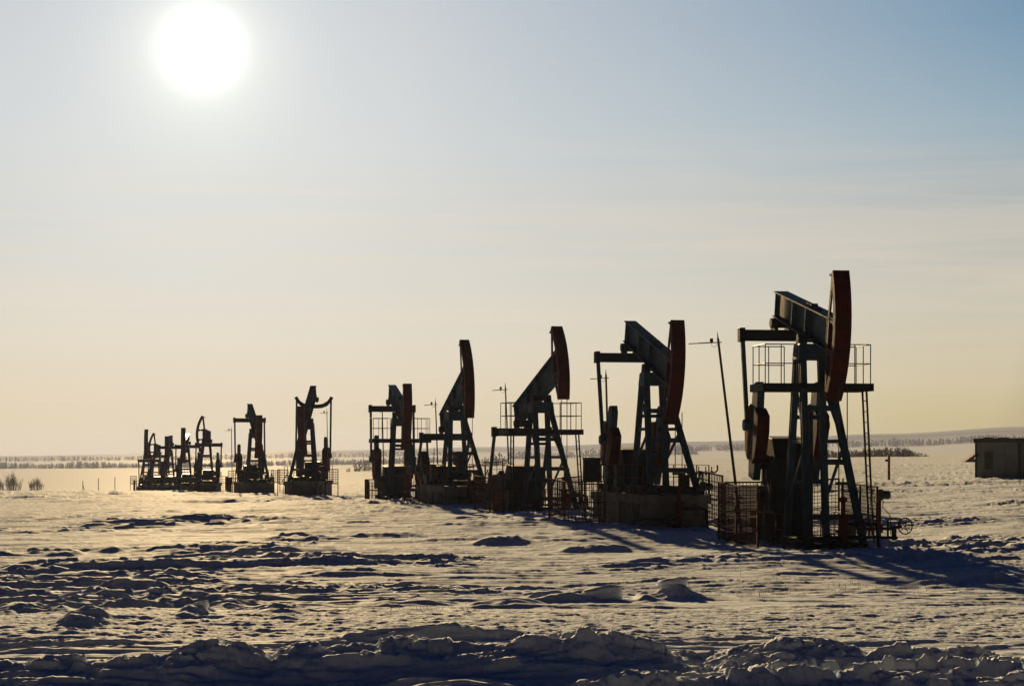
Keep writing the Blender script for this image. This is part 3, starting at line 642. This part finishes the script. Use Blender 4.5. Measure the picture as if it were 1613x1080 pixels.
# ground pipework in front of pump 1
m = MB(); a = local(0, 3.0, -1.6); b = local(0, 3.3, .0); c = local(0, 3.1, 1.6)
root = empty('surface_pipe', a); tag(root, 'dark pipe lying low across the snow before the nearest pumpjack', 'pipe')
up = Vector((0, 0, .25)); m.path([up, b - a + up * 1.4, c - a + up * 1.2], .045, 8); m.tube((0, 0, -.3), (0, 0, .35), .05); m.build('pipe', M['dark'], root)
m = MB(); st = local(0, 3.6, -1.0) - a; m.tube(st - Vector((0, 0, .4)), st + Vector((0, 0, 3.6)), .05, n=8); m.tube(st + Vector((0, 0, .3)), st + Vector((0, 0, .36)), .16, n=10); m.build('standpipe', M['dark'], root)
# pipe manifold behind pump 2
p = P(1080, 744, 92); root = empty('pipe_manifold', (p.x, p.y, gz(p.x, p.y))); tag(root, 'low pipe manifold with small valves between the two nearest pumpjacks', 'pipework')
h = p.z - root.location.z; m = MB(); m.path([(0, 0, h), (1.25, 0, h), (1.35, 0, h + .1), (1.35, 0, h + .32)], .035, 7)
for x in (.1, .7): m.tube((x, 0, -.3), (x, 0, h), .04, n=7)
m.build('pipe', M['dark'], root)
for x in (.3, .55, .85, 1.1):
    m = MB(); m.tube((x, 0, h - .1), (x, 0, h + .26), .025, n=6); m.tube((x - .05, 0, h), (x + .07, 0, h), .075, n=8); m.build('valve', M['rust'], root)
# orange marker post
p = P(1400, 748, 150); g = gz(p.x, p.y); root = empty('marker_post', (p.x, p.y, g)); tag(root, 'short orange marker post standing alone in the snow left of the cabin', 'post'); h = P(1400, 717, 150).z - g
m = MB(); m.bar((0, 0, -.3), (0, 0, h), .18, .18, (1, 0, 0)); m.tube((0, 0, h), (0, 0, h + .04), .12, n=8); m.build('post', M['orange'], root, bevel=.015)
m = MB(); m.box(-.26, -.09, -.08, .08, h - .42, h - .26); m.build('tag_box', M['rust'], root)

# ------------------------------------------------------------ cabin at the right edge
def cabin():
    a = P(1537, 752, 150); b = P(1606, 756, 146.5); g = gz(b.x, b.y) ; u = (b - a); u.z = 0; L = u.length; rz = math.atan2(u.y, u.x)
    root = empty('site_cabin', (a.x, a.y, min(gz(a.x, a.y), g) - .1), rz); tag(root, 'pale site cabin with flat dark roof at the right edge', 'cabin'); z0 = root.location.z
    H = P(1537, 697, 150).z - z0; D = 2.6
    m = MB(); m.box(0, L, 0, D, -.3, H)
    for x in np.arange(.5, L, 1.15): m.box(x, x + .03, -.008, 0, .0, H - .05)
    for y in np.arange(.12, D, .3): m.box(L, L + .012, y, y + .03, .0, H - .05)
    m.build('wall', M['cabin'], root)
    r = MB(); r.box(-.1, L + .12, -.12, D + .12, H + .002, H + .3); r.box(.4, 1.0, .3, .6, H + .3, H + .37); r.box(1.9, 2.5, .2, .7, H + .3, H + .36)
    r.build('roof', M['black'], root, bevel=.02)
    w = MB(); x0 = L * .22; x1 = L * .38; w.box(x0 - .05, x1 + .05, -.05, -.013, H * .27, H * .27 + 1.3); wo_ = w.build('window', M['wood'], root)
    q = MB(); q.box(x0, x1, -.066, -.056, H * .27 + .06, H * .27 + 1.24); q.build('pane', M['glass'], wo_)
    for x in (-.03, L - .11): k = MB(); k.box(x, x + .14, -.05, .05, -.3, H); k.build('corner_post', M['black'], root)
    l = MB(); l.box(.06, .3, -.3, -.02, H * .62, H * .62 + .14); l.tube((.05, -.1, H * .62), (.2, -.25, H * .55), .03); l.build('outside_lamp', M['black'], root)
    v = MB(); v.tube((L * .3, .5, H + .1), (L * .3, .5, H + .42), .03); v.build('vent_pipe', M['black'], root)
cabin()
a = P(1528, 713, 330); root = empty('spoil_shed', (a.x, a.y, gz(a.x, a.y))); tag(root, 'low dark lean-to roof behind the left end of the cabin', 'shed')
m = MB(); m.prism([(-1.0, -.3), (1.6, -.3), (1.6, 1.6), (1.3, 1.7), (-1.0, .1)], -1.2, 1.2); m.build('roof', M['wood'], root)

# ------------------------------------------------------------ snow blocks lying on the crust
def snow_block(px, py, wpx, hpx, label, seed, tilt=0.3, rise=0.0):
    rnd = random.Random(seed); p = ground_pt(px, py); d = p.y; w = wpx / F * d; h = hpx / F * d
    import bmesh
    bm = bmesh.new(); bmesh.ops.create_icosphere(bm, subdivisions=4, radius=1)
    for v in bm.verts:
        c = v.co; e = 4.0; k = (abs(c.x) ** e + abs(c.y) ** e + abs(c.z) ** e) ** (-1 / e); c *= k
        nz = gnoise(np.array([c.x * 1.7 + seed]), np.array([c.y * 1.7 + c.z * 2.1]), seed)[0]; nz2 = gnoise(np.array([c.x * 5 + seed]), np.array([c.y * 5 + c.z * 4.1]), seed)[0]
        c *= 1 + .16 * nz + .04 * nz2
        s = (c.x + 1) / 2; top = .35 + .65 * min(1, max(0, s)) ** .8 if tilt > 0 else 1.0
        c.z = c.z * top * h * .62 + h * .25; c.x *= w / 2; c.y *= w * .42
    me = bpy.data.meshes.new('snow_block'); bm.to_mesh(me); bm.free(); me.polygons.foreach_set('use_smooth', [True] * len(me.polygons)); me.materials.append(M['snow'])
    o = bpy.data.objects.new('snow_block', me); col.objects.link(o); o.location = p; o.rotation_euler = (0, 0, rnd.uniform(-.2, .2))
    tag(o, label, 'snow block', 'blocks of hard snow')
snow_block(948, 950, 64, 30, 'largest smooth snow block, sharp right edge, right of centre in the foreground', 3)
snow_block(1058, 945, 46, 20, 'rounded snow block just right of the largest block', 5)
snow_block(316, 975, 24, 13, 'small squared snow block at the lower left beside a low drift', 8)
snow_block(441, 1043, 16, 18, 'small round snow lump on the notch in the left snow bank', 9, 0)

# ------------------------------------------------------------ vegetation
def bare_shrub(root_name, base, h, spread, n, seed, label, cat, group=None, r0=.03, kind=None):
    rnd = random.Random(seed); m = MB()
    for i in range(n):
        x = rnd.gauss(0, spread * .38); y = rnd.gauss(0, spread * .38); hh = h * rnd.uniform(.55, 1) * math.exp(-((x / spread) ** 2))
        p = Vector((x * .6, y * .6, -.1)); v = Vector((x * .25, y * .25, 1)).normalized(); q = p + v * hh * .6
        m.tube(p, q, r0, r0 * .6, n=3)
        for k in range(5):
            a = p.lerp(q, rnd.uniform(.3, 1)); e = a + Vector((rnd.uniform(-.45, .45), rnd.uniform(-.45, .45), 1)).normalized() * hh * rnd.uniform(.25, .42); m.tube(a, e, r0 * .5, r0 * .15, n=3)
            for j in range(2):
                b = a.lerp(e, rnd.uniform(.3, .9)); m.tube(b, b + Vector((rnd.uniform(-.7, .7), rnd.uniform(-.5, .5), .9)).normalized() * hh * .16, r0 * .3, r0 * .1, n=3)
    o = m.build(root_name, M['frost'], None); o.location = base; tag(o, label, cat, group, kind); return o
for px, w, h, s, lab in ((-2, 1.0, 2.0, 1, 'bare bush cut by the left edge of the picture, on the far ridge'), (20, 1.7, 3.0, 2, 'tallest bare bush on the ridge near the left edge'), (56, 1.6, 2.0, 3, 'rounded bare bush on the ridge, right of the tallest one')):
    p = P(px, 776, 262); p.z = gz(p.x, p.y); bare_shrub('bare_bush', p, h, w, 46, s, lab, 'bush', 'bare bushes on the ridge', r0=.03)

def tree_belt(px0, px1, d, h, label, seed, gap=(), density=1.0, depth=30, name='tree_belt', taper=0):
    rnd = random.Random(seed); m = MB(); x0 = (px0 - CX) / F * d; x1 = (px1 - CX) / F * d; sp = h * .085 / density; n = int((x1 - x0) / sp)
    for i in range(n):
        x = x0 + (i + rnd.random()) * sp; y = d + rnd.uniform(-depth, depth); px = CX + x / d * F
        if any(g0 < px < g1 for g0, g1 in gap): continue
        k = 1.0
        if taper: k = min(1, (x - x0) / (taper * h) + .3, (x1 - x) / (taper * h) + .3)
        hh = h * k * rnd.uniform(.62, 1.0) * (0.86 + .12 * math.sin(px * .05 + seed) + .07 * math.sin(px * .17)); z = float(base_z(np.array([x]), np.array([y]))[0]) - .3
        b = Vector((x, y, z)); m.tube(b, b + Vector((rnd.uniform(-.03, .03) * hh, 0, hh * .9)), hh * .028, hh * .010, n=3)
        for q in range(9):
            t = rnd.uniform(.02, .85); a = b + Vector((0, 0, hh * t)); L = hh * .5 * (1.08 - t)
            e = a + Vector((rnd.uniform(-1, 1) * L, rnd.uniform(-1, 1) * L, hh * rnd.uniform(.1, .24))); m.tube(a, e, hh * .036, hh * .014, n=3)
            f_ = a.lerp(e, .6); m.tube(f_, f_ + Vector((rnd.uniform(-1, 1) * L * .5, 0, hh * .1)), hh * .03, hh * .012, n=3)
    o = m.build(name, M['bark'], None); tag(o, label, 'trees', None, 'stuff'); return o
tree_belt(-60, 700, 2400, 8.5, 'dark hazy belt of bare trees along the far plain on the left', 1, gap=((46, 56), (508, 516)), density=1.8)
tree_belt(-60, 720, 3500, 10, 'pale upper row of distant trees on the left horizon', 2, density=.75, depth=60)
tree_belt(545, 598, 1150, 9, 'grey thicket far behind the fifth pumpjack', 3, density=1.3, taper=1.4)
tree_belt(742, 812, 800, 8, 'hazy thicket seen between the third and fourth pumpjacks', 4, density=1.6, taper=1.5)
tree_belt(800, 1100, 2700, 12, 'hazy belt of trees behind the middle pumpjacks', 5, gap=((905, 912),), density=1.2)
tree_belt(1040, 1700, 3400, 13, 'distant tree belt in segments below the hills on the right', 6, gap=((1120, 1130), (1302, 1318), (1380, 1386), (1480, 1484)), density=1.5, depth=60)
tree_belt(1180, 1456, 560, 2.9, 'thicket of bare shrubs on the snow behind the orange post', 7, density=2.6, depth=12, name='shrub_thicket', taper=2)

# dry stalks poking through the crust
rnd = random.Random(5); m = MB()
for i in range(260):
    px = rnd.choice([rnd.uniform(1130, 1613), rnd.gauss(1480, 60), rnd.gauss(1210, 30), rnd.gauss(1330, 40)]) if i % 5 else rnd.gauss(700, 70)
    py = rnd.gauss(925, 9) if i % 5 else rnd.gauss(968, 5)
    d = CZ * F / (py - HY); x = (px - CX) / F * d; z = gz(x, d); h = rnd.uniform(.03, .14) * (1 if rnd.random() < .9 else 1.8)
    a = Vector((x, d, z - .02)); m.tube(a, a + Vector((rnd.uniform(-.03, .03), rnd.uniform(-.03, .03), h)), .005, .002, n=3)
o = m.build('dry_grass', M['straw'], None); tag(o, 'thin dry grass stalks poking through the snow crust', 'grass', None, 'stuff')
# small posts beyond the ridge
for px, ty, lab in ((130.5, 757, 'small braced post on the left ridge, nearest the bushes'), (155, 753, 'thin post on the left ridge between the braced post and the row'), (181, 751, 'thin post on the ridge nearest the leftmost pumpjack')):
    p = P(px, 768, 285); p.z = gz(p.x, p.y); root = empty('field_post', p); tag(root, lab, 'post', 'posts on the left ridge'); h = max(1.1, P(px, ty, 285).z - p.z)
    m = MB(); m.tube((0, 0, -.3), (0, 0, h), .05, n=6)
    if px < 140: m.tube((.28, 0, -.2), (0, 0, h * .6), .04, n=5)
    m.build('post', M['wood'], root)

# ------------------------------------------------------------ winter haze
hz = MB(); hz.box(-6000, 6000, -300, 9000, -60, 72)
hm = bpy.data.materials.new('winter_haze'); hm.use_nodes = True; t = NT(hm.node_tree); t.n.clear()
pv = t.new('ShaderNodeVolumePrincipled'); pv.inputs['Color'].default_value = (*HAZE_C, 1); pv.inputs['Density'].default_value = HAZE_D; pv.inputs['Anisotropy'].default_value = HAZE_G
mo = t.new('ShaderNodeOutputMaterial'); t.l.new(pv.outputs[0], mo.inputs['Volume'])
o = hz.build('haze', hm); tag(o, 'thin winter haze over the plain', 'haze', None, 'stuff')
